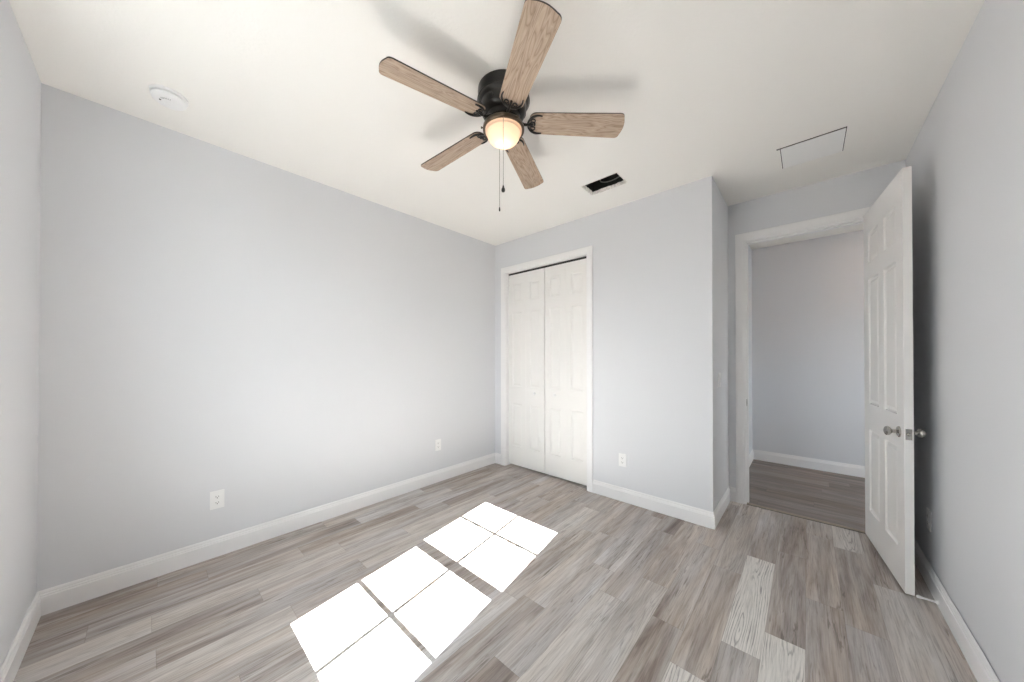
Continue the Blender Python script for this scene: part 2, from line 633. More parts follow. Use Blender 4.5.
boxes('wall_hall_end', [(HALL_X, D, 0, HALL_X + 0.12, 1.40, H), (HALL_X, 2.10, 0, HALL_X + 0.12, HALL_Y, H),
                        (HALL_X, 1.40, 0, HALL_X + 0.12, 2.10, 0.90), (HALL_X, 1.40, 1.90, HALL_X + 0.12, 2.10, H)], WALL,
      'hall wall with a window at the end of the hall')

# ceiling with the uncovered register hole
VX0, VX1, VY0, VY1 = 1.548, 1.850, -0.540, -0.352
bm = bmesh.new()
T = 0.016
for x0, x1, y0, y1 in ((0, VX0, YO, D + 0.12), (VX1, W, YO, D + 0.12), (VX0, VX1, YO, VY0), (VX0, VX1, VY1, D + 0.12)):
    add_box(bm, x0, y0, H, x1, y1, H + T)
structure(obj('ceiling', bm, CEIL), 'white textured bedroom ceiling', 'ceiling')
bm = bmesh.new()
add_box(bm, 0, D + 0.12, H, HALL_X + 0.12, HALL_Y + 0.12, H + T)
add_box(bm, W + 0.12, D, H, HALL_X + 0.12, D + 0.12, H + T)
structure(obj('ceiling_hall', bm, CEIL), 'white hall ceiling', 'ceiling')
bm = bmesh.new()
add_box(bm, -0.12, YO, H + 0.30, HALL_X + 0.12, HALL_Y + 0.12, H + 0.34)
add_box(bm, -0.12, YO, H + 0.06, 0.0, HALL_Y, H + 0.30)
add_box(bm, W, YO, H + 0.06, W + 0.12, D, H + 0.30)
add_box(bm, -0.12, YO, H + 0.016, W + 0.12, YO + 0.1, H + 0.30)
add_box(bm, W, D, H + 0.016, HALL_X + 0.12, D + 0.12, H + 0.30)
add_box(bm, HALL_X, D + 0.12, H + 0.016, HALL_X + 0.12, HALL_Y + 0.12, H + 0.30)
add_box(bm, -0.12, HALL_Y, H + 0.016, HALL_X + 0.12, HALL_Y + 0.12, H + 0.30)
structure(obj('roof', bm, DARK), 'roof deck above the ceiling', 'roof')

# ------------------------------------------------------------------ setting: baseboards
PROF = [(0.0, 0.0), (0.014, 0.0), (0.014, 0.092), (0.0105, 0.096), (0.0105, 0.103), (0.0065, 0.107), (0.0065, 0.114),
        (0.0045, 0.121), (0.0025, 0.125), (0.0, 0.125)]


def baseboard(name, path, label, left=True, prof=PROF):
    bm = bmesh.new()
    add_sweep(bm, path, prof, left)
    return structure(obj(name, bm, WHITE), label, 'baseboard')


baseboard('baseboard_left', [(0, -L), (0, 0)], 'tall white baseboard along the long left wall', False)
baseboard('baseboard_closet_left', [(0.014, 0), (0.106, 0)], 'stub of white baseboard in the corner left of the closet casing', False)
baseboard('baseboard_closet', [(1.356, 0), (XC, 0), (XC, D), (2.442, D)],
          'white baseboard right of the closet turning the outer corner to the doorway', False)
baseboard('baseboard_right', [(W, D), (W, -L)], 'white baseboard along the right wall with a dark gap above it', False,
          [(0.0, 0.0), (0.018, 0.0), (0.018, 0.092), (0.0145, 0.096), (0.0145, 0.103), (0.0115, 0.107), (0.0115, 0.114),
           (0.0095, 0.122), (0.007, 0.126), (0.0050, 0.126), (0.0050, 0.100), (0.0, 0.098)])
baseboard('baseboard_near', [(W, -L), (0, -L)], 'white baseboard under the window wall', False)
baseboard('baseboard_hall', [(XC + 0.008, D + 0.12), (XC + 0.008, HALL_Y), (HALL_X, HALL_Y)], 'white baseboard of the hall beyond the doorway', False)

# ------------------------------------------------------------------ setting: casings, jambs, threshold
CASE = [(0.0, 0.0), (0.0, 0.010), (0.004, 0.013), (0.012, 0.013), (0.018, 0.016), (0.055, 0.018), (0.066, 0.018), (0.072, 0.014), (0.072, 0.0)]


def casing(bm, x0, x1, z1, y, sgn, cw=0.072):
    """A mitred frame round an opening in a wall that faces -y (sgn -1) or +y: profile (away from opening, off the wall)."""
    rows = []
    for px, pz, dx, dz in ((x0, 0.0, -1, 0), (x0, z1, -1, 1), (x1, z1, 1, 1), (x1, 0.0, 1, 0)):
        rows.append([bm.verts.new((px + dx * a * cw / 0.072, y + sgn * o, pz + dz * a * cw / 0.072)) for a, o in CASE])
    k = len(CASE)
    for a, b in zip(rows, rows[1:]):
        for j in range(k):
            bm.faces.new((a[j], b[j], b[(j + 1) % k], a[(j + 1) % k]))
    bm.faces.new(rows[0])
    bm.faces.new(rows[-1])


bm = bmesh.new()
casing(bm, CX0, CX1, CZ, 0.0, -1, 0.065)
t1 = structure(obj('trim_1', bm, WHITE), 'white casing framing the closet doors', 'door casing')
bm = bmesh.new()
add_box(bm, CX0 - 0.001, 0.0, 0, CX0 + 0.006, 0.12, CZ)
add_box(bm, CX1 - 0.006, 0.0, 0, CX1 + 0.001, 0.12, CZ)
add_box(bm, CX0, 0.0, CZ - 0.006, CX1, 0.12, CZ + 0.001)
obj('jamb', bm, WHITE, t1)
bm = bmesh.new()
add_box(bm, CX0 + 0.006, 0.052, CZ - 0.030, CX1 - 0.006, 0.080, CZ - 0.006)
obj('bifold_track', bm, DARK, t1)

bm = bmesh.new()
casing(bm, EX0, EX1, EZ, D, -1)
casing(bm, EX0, EX1, EZ, D + 0.12, 1)
t2 = structure(obj('trim_2', bm, WHITE), 'white casing framing the open doorway to the hall', 'door casing')
bm = bmesh.new()
add_box(bm, EX0 - 0.012, D, 0, EX0 + 0.006, D + 0.12, EZ)
add_box(bm, EX1 - 0.006, D, 0, EX1 + 0.012, D + 0.12, EZ)
add_box(bm, EX0 - 0.012, D, EZ - 0.006, EX1 + 0.012, D + 0.12, EZ + 0.012)
# door stop moulding
add_box(bm, EX0 + 0.006, D + 0.042, 0, EX0 + 0.016, D + 0.078, EZ - 0.006)
add_box(bm, EX1 - 0.016, D + 0.042, 0, EX1 - 0.006, D + 0.078, EZ - 0.006)
add_box(bm, EX0 + 0.006, D + 0.042, EZ - 0.016, EX1 - 0.006, D + 0.078, EZ - 0.006)
obj('jamb', bm, WHITE, t2)
bm = bmesh.new()
add_box(bm, EX0 + 0.006, D + 0.006, 0.885, EX0 + 0.008, D + 0.036, 0.945)
sp = obj('strike_plate', bm, NICKEL, t2)
sp['label'] = 'small nickel strike plate'
bm = bmesh.new()
add_box(bm, EX0 + 0.0078, D + 0.012, 0.900, EX0 + 0.0084, D + 0.028, 0.930)
obj('latch_hole', bm, DARK, sp)

bm = bmesh.new()
add_sweep(bm, [(EX0 + 0.006, D - 0.002), (EX1 - 0.006, D - 0.002)], [(0, 0), (0.006, 0.005), (0.014, 0.007), (0.030, 0.007), (0.038, 0.004), (0.040, 0)], True)
t3 = structure(obj('trim_3', bm, STRIP), 'thin tan threshold strip between bedroom and hall floors', 'threshold')
bm = bmesh.new()
add_box(bm, EX0 + 0.006, D - 0.012, 0.0003, EX1 - 0.006, D - 0.002, 0.0012)
obj('expansion_gap', bm, DARK, t3)


# ------------------------------------------------------------------ panelled doors
def panel_leaf(x0, x1, z0, z1, th, panels, depth=0.007, both=True):
    """Leaf in the XZ plane; front face at y = 0 facing -y, back at y = th; raised panels in moulded recesses."""
    bm = bmesh.new()
    xs = sorted({x0, x1} | {p[0] for p in panels} | {p[1] for p in panels})
    zs = sorted({z0, z1} | {p[2] for p in panels} | {p[3] for p in panels})

    def inside(xa, xb, za, zb):
        return any(p[0] <= xa + 1e-6 and xb <= p[1] + 1e-6 and p[2] <= za + 1e-6 and zb <= p[3] + 1e-6 for p in panels)
    for y, s in ((0.0, 1), (th, -1)):
        cache = {}

        def v(x, z, yy):
            key = (round(x, 5), round(z, 5), round(yy, 5))
            if key not in cache:
                cache[key] = bm.verts.new((x, yy, z))
            return cache[key]
        for xa, xb in zip(xs, xs[1:]):
            for za, zb in zip(zs, zs[1:]):
                if not inside(xa, xb, za, zb):
                    bm.faces.new((v(xa, za, y), v(xb, za, y), v(xb, zb, y), v(xa, zb, y)))
        for (xa, xb, za, zb) in panels:
            loops = [(0.0, 0.0), (0.003, depth * 0.6), (0.010, depth), (0.014, depth), (0.034, depth * 0.25)]
            prev = None
            for ins, dp in loops:
                ring = [v(xa + ins, za + ins, y + s * dp), v(xb - ins, za + ins, y + s * dp),
                        v(xb - ins, zb - ins, y + s * dp), v(xa + ins, zb - ins, y + s * dp)]
                if prev:
                    for k in range(4):
                        bm.faces.new((prev[k], prev[(k + 1) % 4], ring[(k + 1) % 4], ring[k]))
                prev = ring
            bm.faces.new(prev)
    # rim
    a = [(x0, z0), (x1, z0), (x1, z1), (x0, z1)]
    bm.verts.ensure_lookup_table()
    for k in range(4):
        (xa, za), (xb, zb) = a[k], a[(k + 1) % 4]
        vs = [bm.verts.new(c) for c in ((xa, 0, za), (xb, 0, zb), (xb, th, zb), (xa, th, za))]
        bm.faces.new(vs)
    bmesh.ops.remove_doubles(bm, verts=bm.verts[:], dist=1e-5)
    return bm


# bifold closet doors: two pairs of two leaves
LW = (CX1 - CX0 - 0.012 - 0.013) / 4
for n, (name, label) in enumerate((('door_1', 'left pair of white bifold closet doors with raised panels, beside the corner'),
                                   ('door_2', 'right pair of white bifold closet doors with raised panels, next to the outlet wall'))):
    x = CX0 + 0.008 + n * (2 * LW + 0.009)
    root = empty(name, (x, 0.050, 0.0))
    structure(root, label, 'closet door')
    for k in range(2):
        a, b = k * LW + (0.0007 if k else 0), (k + 1) * LW - (0.0 if k else 0.0007)
        pan = [(a + 0.064, b - 0.064, 1.995, 2.215), (a + 0.064, b - 0.064, 0.975, 1.870), (a + 0.064, b - 0.064, 0.250, 0.765)]
        leaf = obj('door_leaf', panel_leaf(a, b, 0.022, CZ - 0.028, 0.030, pan, 0.007), DOORP, root)
        if (n == 0) == (k == 1):
            bm = bmesh.new()
            add_lathe(bm, [(0.0, 0.028), (0.008, 0.027), (0.0145, 0.022), (0.0155, 0.017), (0.011, 0.010), (0.007, 0.006), (0.009, 0.0)], 24,
                      Matrix.Translation(((a + b) / 2, 0, 0.911)) @ Matrix.Rotation(PI / 2, 4, 'X'))
            kn = obj('knob', bm, WHITE, leaf, True)
            kn['label'] = 'small round white knob'

# entry door, swung open against the right wall
HX, HY = 3.2775, 0.665
ang = math.atan2(-0.113 - 0.655, 3.327 - 3.245)
door = empty('door_3', (3.245, 0.655, 0.0), ang)
structure(door, 'white six-panel entry door standing open in front of the right wall', 'door')
DW, DZ = 0.772, 2.384
cols = ((0.115, 0.338), (0.448, 0.662))
rows = ((0.228, 0.808), (0.992, 1.885), (2.003, 2.214))
# local x runs from hinge to free edge, local -y must face the room's left (-x): local +y points to the right wall
bm = panel_leaf(0.0, DW, 0.014, DZ, 0.035, [(c[0], c[1], r[0], r[1]) for c in cols for r in rows], 0.012)
bmesh.ops.scale(bm, vec=(1, 1, 1), verts=bm.verts[:])
leaf = obj('door_leaf', bm, DOORP, door)


def door_knob(side, parent):
    """side -1: on the visible face (y = 0, towards -y); +1: on the back face."""
    bm = bmesh.new()
    y0 = 0.0 if side < 0 else 0.035
    M = Matrix.Translation((DW - 0.072, y0, 0.898)) @ Matrix.Rotation(PI / 2 if side < 0 else -PI / 2, 4, 'X') @ Matrix.Diagonal((0.95, 0.95, 0.82, 1))
    add_lathe(bm, [(0.0, 0.0), (0.033, 0.0), (0.033, 0.004), (0.029, 0.009), (0.015, 0.012), (0.011, 0.016), (0.011, 0.034), (0.014, 0.038),
                   (0.023, 0.044), (0.0275, 0.053), (0.027, 0.062), (0.021, 0.070), (0.010, 0.074), (0.0, 0.075)], 32, M)
    o = obj('door_knob', bm, NICKEL, parent, True)
    o['label'] = 'round satin nickel knob'
    if side > 0:
        bm = bmesh.new()
        add_lathe(bm, [(0.0, 0.073), (0.005, 0.073), (0.005, 0.080), (0.0, 0.081)], 16, M)
        obj('lock_button', bm, NICKEL, o, True)
    return o


kx = door_knob(-1, leaf)
kx2 = door_knob(1, leaf)
bm = bmesh.new()
add_box(bm, DW - 0.001, 0.005, 0.866, DW + 0.0015, 0.030, 0.926)
bevel(bm, 0.001, 1)
lp = obj('latch_plate', bm, NICKEL, leaf)
bm = bmesh.new()
add_lathe(bm, [(0.0, 0.0), (0.0085, 0.0), (0.0085, 0.007), (0.005, 0.012), (0.0, 0.0125)], 20,
          Matrix.Translation((DW, 0.0175, 0.897)) @ Matrix.Rotation(PI / 2, 4, 'Y'))
obj('latch_bolt', bm, NICKEL, lp, True)
for hz in (0.20, 1.18, 2.18):
    bm = bmesh.new()
    add_lathe(bm, [(0.0, -0.048), (0.004, -0.047), (0.006, -0.045), (0.006, 0.045), (0.004, 0.047), (0.0, 0.048)], 14, Matrix.Translation((-0.004, 0.040, hz)))
    obj('hinge', bm, NICKEL, leaf, True)

# ------------------------------------------------------------------ the window that lets the sun in (behind the camera)
win = empty('window_1', (1.552, -3.42, 0))
structure(win, 'white single-hung window with a grid in each sash', 'window')
bm = bmesh.new()
fx = 0.4525
for b in ((-fx, -0.04, WZ0, -0.400, 0.035, WZ1), (0.400, -0.04, WZ0, fx, 0.035, WZ1), (-0.400, -0.04, 2.345, 0.400, 0.035, WZ1), (-0.400, -0.04, WZ0, 0.400, 0.035, 0.752)):
    add_box(bm, *b)
obj('window_frame', bm, VINYL, win)


def sash(name, x, z0, z1, y, stile, rail_b, rail_t, mz):
    bm = bmesh.new()
    add_box(bm, -x - stile, y, z0 - rail_b, -x, y + 0.025, z1 + rail_t)
    add_box(bm, x, y, z0 - rail_b, x + stile, y + 0.025, z1 + rail_t)
    add_box(bm, -x, y, z0 - rail_b, x, y + 0.025, z0)
    add_box(bm, -x, y, z1, x, y + 0.025, z1 + rail_t)
    o = obj(name, bm, VINYL, win)
    bm = bmesh.new()
    add_box(bm, -x, y + 0.010, z0, x, y + 0.013, z1)
    obj('pane', bm, GLASS, o)
    bm = bmesh.new()
    add_box(bm, -0.0095, y + 0.004, z0, 0.0095, y + 0.009, z1)
    add_box(bm, -x, y + 0.0041, mz - 0.010, x, y + 0.0089, mz + 0.010)
    obj('muntin', bm, VINYL, o)


sash('upper_sash', 0.409, 1.615, 2.33, -0.030, 0.012, 0.040, 0.015, 1.985)
sash('lower_sash', 0.378, 0.800, 1.535, 0.000, 0.022, 0.046, 0.040, 1.162)
bm = bmesh.new()
add_box(bm, -fx - 0.03, 0.036, WZ0 - 0.012, fx + 0.03, 0.130, WZ0 + 0.004)
bevel(bm, 0.004, 2)
obj('window_sill', bm, WHITE, win)

w2 = empty('window_2', (HALL_X + 0.06, 1.75, 0))
structure(w2, 'white window at the end of the hall', 'window')
bm = bmesh.new()
for b in ((-0.03, -0.35, 0.90, 0.03, -0.31, 1.90), (-0.03, 0.31, 0.90, 0.03, 0.35, 1.90), (-0.03, -0.31, 0.90, 0.03, 0.31, 0.94), (-0.03, -0.31, 1.86, 0.03, 0.31, 1.90),
          (-0.02, -0.31, 1.38, 0.02, 0.31, 1.42)):
    add_box(bm, *b)
f2 = obj('window_frame', bm, VINYL, w2)
for z0, z1 in ((0.94, 1.38), (1.42, 1.86)):
    bm = bmesh.new()
    add_box(bm, -0.002, -0.31, z0, 0.002, 0.31, z1)
    obj('pane', bm, GLASS, f2)

# ------------------------------------------------------------------ ceiling fan
FC = (1.733, -1.6725)
FZ = 2.574                                   # blade height
fan = empty('ceiling_fan', (FC[0], FC[1], H))
tag(fan, 'black five-blade ceiling fan with greyed oak blades and a lit frosted bowl', 'ceiling fan')


def rel(z):
    return z - H


bm = bmesh.new()
add_lathe(bm, [(0.0, 0.0), (0.136, 0.0), (0.137, -0.010), (0.136, -0.060), (0.130, -0.071), (0.121, -0.076), (0.119, -0.084), (0.117, -0.116),
               (0.110, -0.129), (0.096, -0.137), (0.0, -0.137)], 64)
mh = obj('motor_housing', bm, BLACK, fan, True)
bm = bmesh.new()
add_lathe(bm, [(0.136, -0.050), (0.1395, -0.052), (0.1395, -0.058), (0.136, -0.060)], 64, cap=False)
obj('rim_band', bm, BLACK, mh, True)
for k in range(8):
    bm = bmesh.new()
    a = k * PI / 4 + 0.2
    M = Matrix.Rotation(a, 4, 'Z')
    ps = [M @ Vector((0.1185, y, z)) for y, z in ((-0.010, -0.088), (-0.013, -0.100), (-0.010, -0.112), (0.010, -0.112), (0.013, -0.100), (0.010, -0.088))]
    add_tube(bm, ps, 0.0022, 6, True)
    obj('vent_slot', bm, DARK, mh, True)
bm = bmesh.new()
add_lathe(bm, [(0.0, -0.137), (0.088, -0.137), (0.088, -0.166), (0.070, -0.172), (0.058, -0.174), (0.058, -0.186), (0.0, -0.186)], 48)
obj('flywheel', bm, BLACK, fan, True)
bm = bmesh.new()
add_lathe(bm, [(0.0, -0.176), (0.070, -0.177), (0.096, -0.181), (0.107, -0.189), (0.110, -0.197), (0.110, -0.210), (0.107, -0.214), (0.100, -0.213),
               (0.095, -0.205), (0.0, -0.202)], 64)
fit = obj('light_fitter', bm, BRONZE, fan, True)
fit['label'] = 'bronze ring holding the bowl'
for k in range(3):
    a = math.radians(-10 + 120 * k)
    bm = bmesh.new()
    add_lathe(bm, [(0.0, 0.108), (0.004, 0.108), (0.004, 0.115), (0.006, 0.116), (0.006, 0.120), (0.0, 0.121)], 12,
              Matrix.Translation((0, 0, -0.204)) @ Matrix.Rotation(a, 4, 'Z') @ Matrix.Rotation(PI / 2, 4, 'Y'))
    obj('thumb_screw', bm, BRONZE, fit, True)
bm = bmesh.new()
prof = [(0.0970, -0.204), (0.0970, -0.218), (0.0945, -0.222), (0.0890, -0.224)]
for k in range(1, 13):
    a = k / 12 * PI / 2
    prof.append((0.0890 * math.cos(a) ** 0.9 if k < 12 else 0.0, -0.224 - 0.064 * math.sin(a)))
add_lathe(bm, prof, 64, cap=False)
bowl = obj('light_bowl', bm, BOWL, fan, True, 60)
bowl['label'] = 'glowing frosted glass bowl'
bulb_d = bpy.data.lights.new('fan_bulb', 'POINT')
bulb_d.energy = LAMP_POWER
bulb_d.color = (1.0, 0.86, 0.68)
bulb_d.shadow_soft_size = 0.022
bulb = bpy.data.objects.new('fan_bulb', bulb_d)
COL.objects.link(bulb)
bulb.parent = fan
bulb.location = (0, 0, -0.252)


def blade_bm():
    bm = bmesh.new()
    r0, r1 = 0.138, 0.634
    w0, w1 = 0.061, 0.071
    out = []

    def corner(cx, cy, rad, a0, a1, n=7):
        for k in range(n + 1):
            a = a0 + (a1 - a0) * k / n
            out.append((cx + rad * math.cos(a), cy + rad * math.sin(a)))
    corner(r0 + 0.030, -w0 + 0.030, 0.030, PI * 1.5, PI, 5)
    out.reverse()
    out2 = []
    # tip: gently bowed between rounded corners
    pts = []
    for a in [PI + k / 6 * PI / 2 for k in range(7)]:
        pts.append((r0 + 0.034 + 0.034 * math.cos(a), -w0 + 0.034 + 0.034 * math.sin(a)))
    cr = 0.022
    for a in [-PI / 2 + k / 6 * PI / 2 for k in range(7)]:
        pts.append((r1 - cr - 0.010 + cr * math.cos(a), -w1 + cr + cr * math.sin(a)))
    for k in range(1, 8):
        y = -w1 + cr + (2 * w1 - 2 * cr) * k / 8
        pts.append((r1 - 0.010 + 0.010 * (1 - (y / (w1 - cr)) ** 2), y))
    for a in [0 + k / 6 * PI / 2 for k in range(7)]:
        pts.append((r1 - cr - 0.010 + cr * math.cos(a), w1 - cr + cr * math.sin(a)))
    for a in [PI / 2 + k / 6 * PI / 2 for k in range(7)]:
        pts.append((r0 + 0.034 + 0.034 * math.cos(a), w0 - 0.034 + 0.034 * math.sin(a)))
    th = 0.006
    lo = [bm.verts.new((x, y, -th / 2)) for x, y in pts]
    hi = [bm.verts.new((x, y, th / 2)) for x, y in pts]
    f1 = bm.faces.new(lo)
    f2 = bm.faces.new(hi)
    n = len(pts)
    for k in range(n):
        f = bm.faces.new((lo[k], lo[(k + 1) % n], hi[(k + 1) % n], hi[k]))
        f.material_index = 1
    return bm


def iron_bm():
    """Scrolled blade bracket: stem from the flywheel, a crescent hugging the blade root and two curls."""
    bm = bmesh.new()
    zb = -0.008
    add_tube(bm, [(0.066, 0, 0.010), (0.080, 0, 0.008), (0.094, 0, -0.002), (0.112, 0, zb - 0.002), (0.137, 0, zb - 0.002), (0.158, 0, zb)],
             [0.009, 0.009, 0.008, 0.007, 0.0065, 0.005], 8)
    for s in (-1, 1):
        arc = []
        for k in range(13):
            a = PI + s * (k / 12) * math.radians(98)
            arc.append((0.184 + 0.054 * math.cos(a), 0.052 * math.sin(a), zb))
        arc.append((0.204, -s * 0.0495, zb))
        add_tube(bm, arc, [0.0055] * 10 + [0.005, 0.0045, 0.004, 0.003], 8)
        curl = []
        for k in range(15):
            a = math.radians(200) - (k / 14) * math.radians(330)
            r = 0.0125 - 0.0045 * k / 14
            curl.append((0.158 + r * math.cos(a), s * (0.021 + r * math.sin(a)), zb))
        add_tube(bm, curl, 0.0036, 6)
        add_tube(bm, [(0.138, s * 0.006, zb), (0.148, s * 0.011, zb), (0.158, s * 0.012, zb)], 0.0036, 6)
    add_lathe(bm, [(0, -0.013), (0.005, -0.012), (0.006, -0.008), (0.006, 0.0), (0, 0.0)], 12, Matrix.Translation((0.165, 0, 0)))
    return bm


blade_me = iron_me = None
for k in range(5):
    a = math.radians(40.8 + 72 * k + (0, 0, 0.2, 2.6, -1.8)[k])
    if k == 0:
        bl = obj('fan_blade', blade_bm(), [WOOD, EDGE], fan)
        ir = obj('blade_bracket', iron_bm(), BLACK, bl, True)
        ir['label'] = 'black scrolled bracket'
        blade, = (bl,)
    else:
        bl = copy_tree(blade, fan)
    bl.location = (0, 0, rel(FZ))
    bl.rotation_mode = 'XYZ'
    bl.rotation_euler = (math.radians(-12), math.radians(2.6), a)


def chain(dx, dy, z0, z1, fob):
    bm = bmesh.new()
    n = int((z0 - z1) / 0.0042)
    add_tube(bm, [(dx, dy, rel(z0)), (dx, dy, rel(z1))], 0.0009, 6)
    for k in range(n):
        z = rel(z0) - k * 0.0042
        add_lathe(bm, [(0, 0.0016), (0.0014, 0.0008), (0.0014, -0.0008), (0, -0.0016)], 6, Matrix.Translation((dx, dy, z)))
    o = obj('pull_chain', bm, CHAIN, fan, True)
    bm = bmesh.new()
    add_lathe(bm, fob, 20, Matrix.Translation((dx, dy, rel(z1))))
    f = obj('pull_fob', bm, BLACK, o, True)
    return o


chain(0.074, -0.080, 2.530, 2.178, [(0, 0.004), (0.0035, 0.002), (0.0045, -0.006), (0.0085, -0.014), (0.0095, -0.022), (0.007, -0.029), (0, -0.032)])
chain(-0.086, 0.058, 2.530, 2.168, [(0, 0.002), (0.003, 0.0), (0.0042, -0.010), (0.0046, -0.018), (0.003, -0.022), (0, -0.023)])

# ------------------------------------------------------------------ smoke detector
sd = empty('smoke_detector', (0.374, -2.865, H))
tag(sd, 'round white smoke detector on the ceiling near the left corner', 'smoke detector')
bm = bmesh.new()
add_lathe(bm, [(0.0, 0.0), (0.074, 0.0), (0.074, -0.012), (0.070, -0.014), (0.0, -0.014)], 56)
obj('mounting_plate', bm, PLASTIC, sd, True)
bm = bmesh.new()
add_lathe(bm, [(0.0, -0.014), (0.060, -0.014), (0.060, -0.019), (0.068, -0.020), (0.0695, -0.024), (0.064, -0.036), (0.054, -0.042), (0.0, -0.0435)], 56)
sh = obj('detector_body', bm, PLASTIC, sd, True)
bm = bmesh.new()
add_lathe(bm, [(0.0, -0.040), (0.009, -0.040), (0.009, -0.0455), (0.0, -0.046)], 24, Matrix.Translation((-0.020, -0.022, 0)))
obj('test_button', bm, PLASTIC, sh, True)
bm = bmesh.new()
add_lathe(bm, [(0.0, -0.042), (0.0045, -0.042), (0.0045, -0.0442), (0.0, -0.0445)], 12, Matrix.Translation((0.004, -0.034, 0)))
obj('indicator_light', bm, DARK, sh, True)
for k in range(7):
    bm = bmesh.new()
    a = -0.9 + k * 0.16
    add_box(bm, -0.0012, -0.006, -0.0436, 0.0012, 0.006, -0.0425)
    bmesh.ops.transform(bm, matrix=Matrix.Rotation(a, 4, 'Z') @ Matrix.Translation((0.038, 0, 0)) @ Matrix.Rotation(PI / 2, 4, 'Z'), verts=bm.verts[:])
    obj('sounder_slot', bm, plain('slot_grey', srgb(170, 170, 168), 0.6) if k == 0 else bpy.data.materials['slot_grey'], sh)

# ------------------------------------------------------------------ uncovered ceiling vent
cv = empty('ceiling_vent', ((VX0 + VX1) / 2, (VY0 + VY1) / 2, H))
tag(cv, 'dark rectangular vent hole in the ceiling without its grille', 'vent')
hx, hy = (VX1 - VX0) / 2, (VY1 - VY0) / 2
bm = bmesh.new()
for b in ((-hx - 0.003, -hy - 0.003, 0.0165, -hx + 0.006, hy + 0.003, 0.19), (hx - 0.006, -hy - 0.003, 0.0165, hx + 0.003, hy + 0.003, 0.19),
          (-hx, -hy - 0.003, 0.0165, hx, -hy + 0.006, 0.19), (-hx, hy - 0.006, 0.0165, hx, hy + 0.003, 0.19), (-hx - 0.003, -hy - 0.003, 0.19, hx + 0.003, hy + 0.003, 0.195)):
    add_box(bm, *b)
obj('duct_box', bm, DUCT, cv)
bm = bmesh.new()
rnd = random.Random(3)
for (ax, ay, bx, by) in ((-hx, -hy, hx, -hy), (hx, -hy, hx, hy), (hx, hy, -hx, hy), (-hx, hy, -hx, -hy)):
    dirv = Vector((bx - ax, by - ay, 0))
    ln = dirv.length
    dirv.normalize()
    nv = Vector((-dirv.y, dirv.x, 0))
    n = 14
    prev = None
    for k in range(n + 1):
        p = Vector((ax, ay, 0)) + dirv * ln * k / n
        lip = 0.007 + rnd.random() * 0.007
        ov = 0.004 + rnd.random() * 0.005
        ring = [bm.verts.new(q) for q in (p - nv * ov + Vector((0, 0, -0.0004)), p - nv * ov + Vector((0, 0, -0.0022)), p + nv * 0.001 + Vector((0, 0, -0.002)),
                                          p + nv * lip + Vector((0, 0, 0.012 + 0.4 * lip)), p + nv * (lip - 0.002) + Vector((0, 0, 0.0155 + 0.4 * lip)), p + Vector((0, 0, 0.010)))]
        if prev:
            for j in range(6):
                bm.faces.new((prev[j], ring[j], ring[(j + 1) % 6], prev[(j + 1) % 6]))
        prev = ring
te = obj('torn_edge', bm, PAPER, cv)
te['label'] = 'ragged pale cut edge of the ceiling board'
bm = bmesh.new()
add_tube(bm, [(0.03 + 0.105 * math.cos(a), hy - 0.012, 0.095 + 0.040 * math.sin(a)) for a in [2 * PI * k / 40 for k in range(40)]], 0.0045, 8, True)
obj('duct_collar', bm, GALV, cv, True)

# ------------------------------------------------------------------ ceiling access panel
AX0, AX1, AY0, AY1 = 2.778, 3.116, -0.074, 0.262
ap = empty('access_panel', ((AX0 + AX1) / 2, (AY0 + AY1) / 2, H))
tag(ap, 'square white access panel in the ceiling above the doorway', 'access panel')
ax, ay = (AX1 - AX0) / 2, (AY1 - AY0) / 2
bm = bmesh.new()
fw = 0.018
for b in ((-ax, -ay + 0.013, -0.005, -ax + fw, ay, 0.0), (-ax + fw, ay - fw, -0.005, ax, ay, 0.0)):
    add_box(bm, *b)
obj('panel_frame', bm, CEIL, ap)
bm = bmesh.new()
add_box(bm, -ax, -ay, -0.0010, ax, ay - fw, -0.0002)
obj('shadow_gap', bm, DARK, ap)
bm = bmesh.new()
g = 0.0040
add_box(bm, -ax + fw + g, -ay + 0.012, -0.0045, ax - g, ay - fw - 0.002, -0.0011)
bevel(bm, 0.001, 1)
obj('panel_board', bm, PANEL, ap)


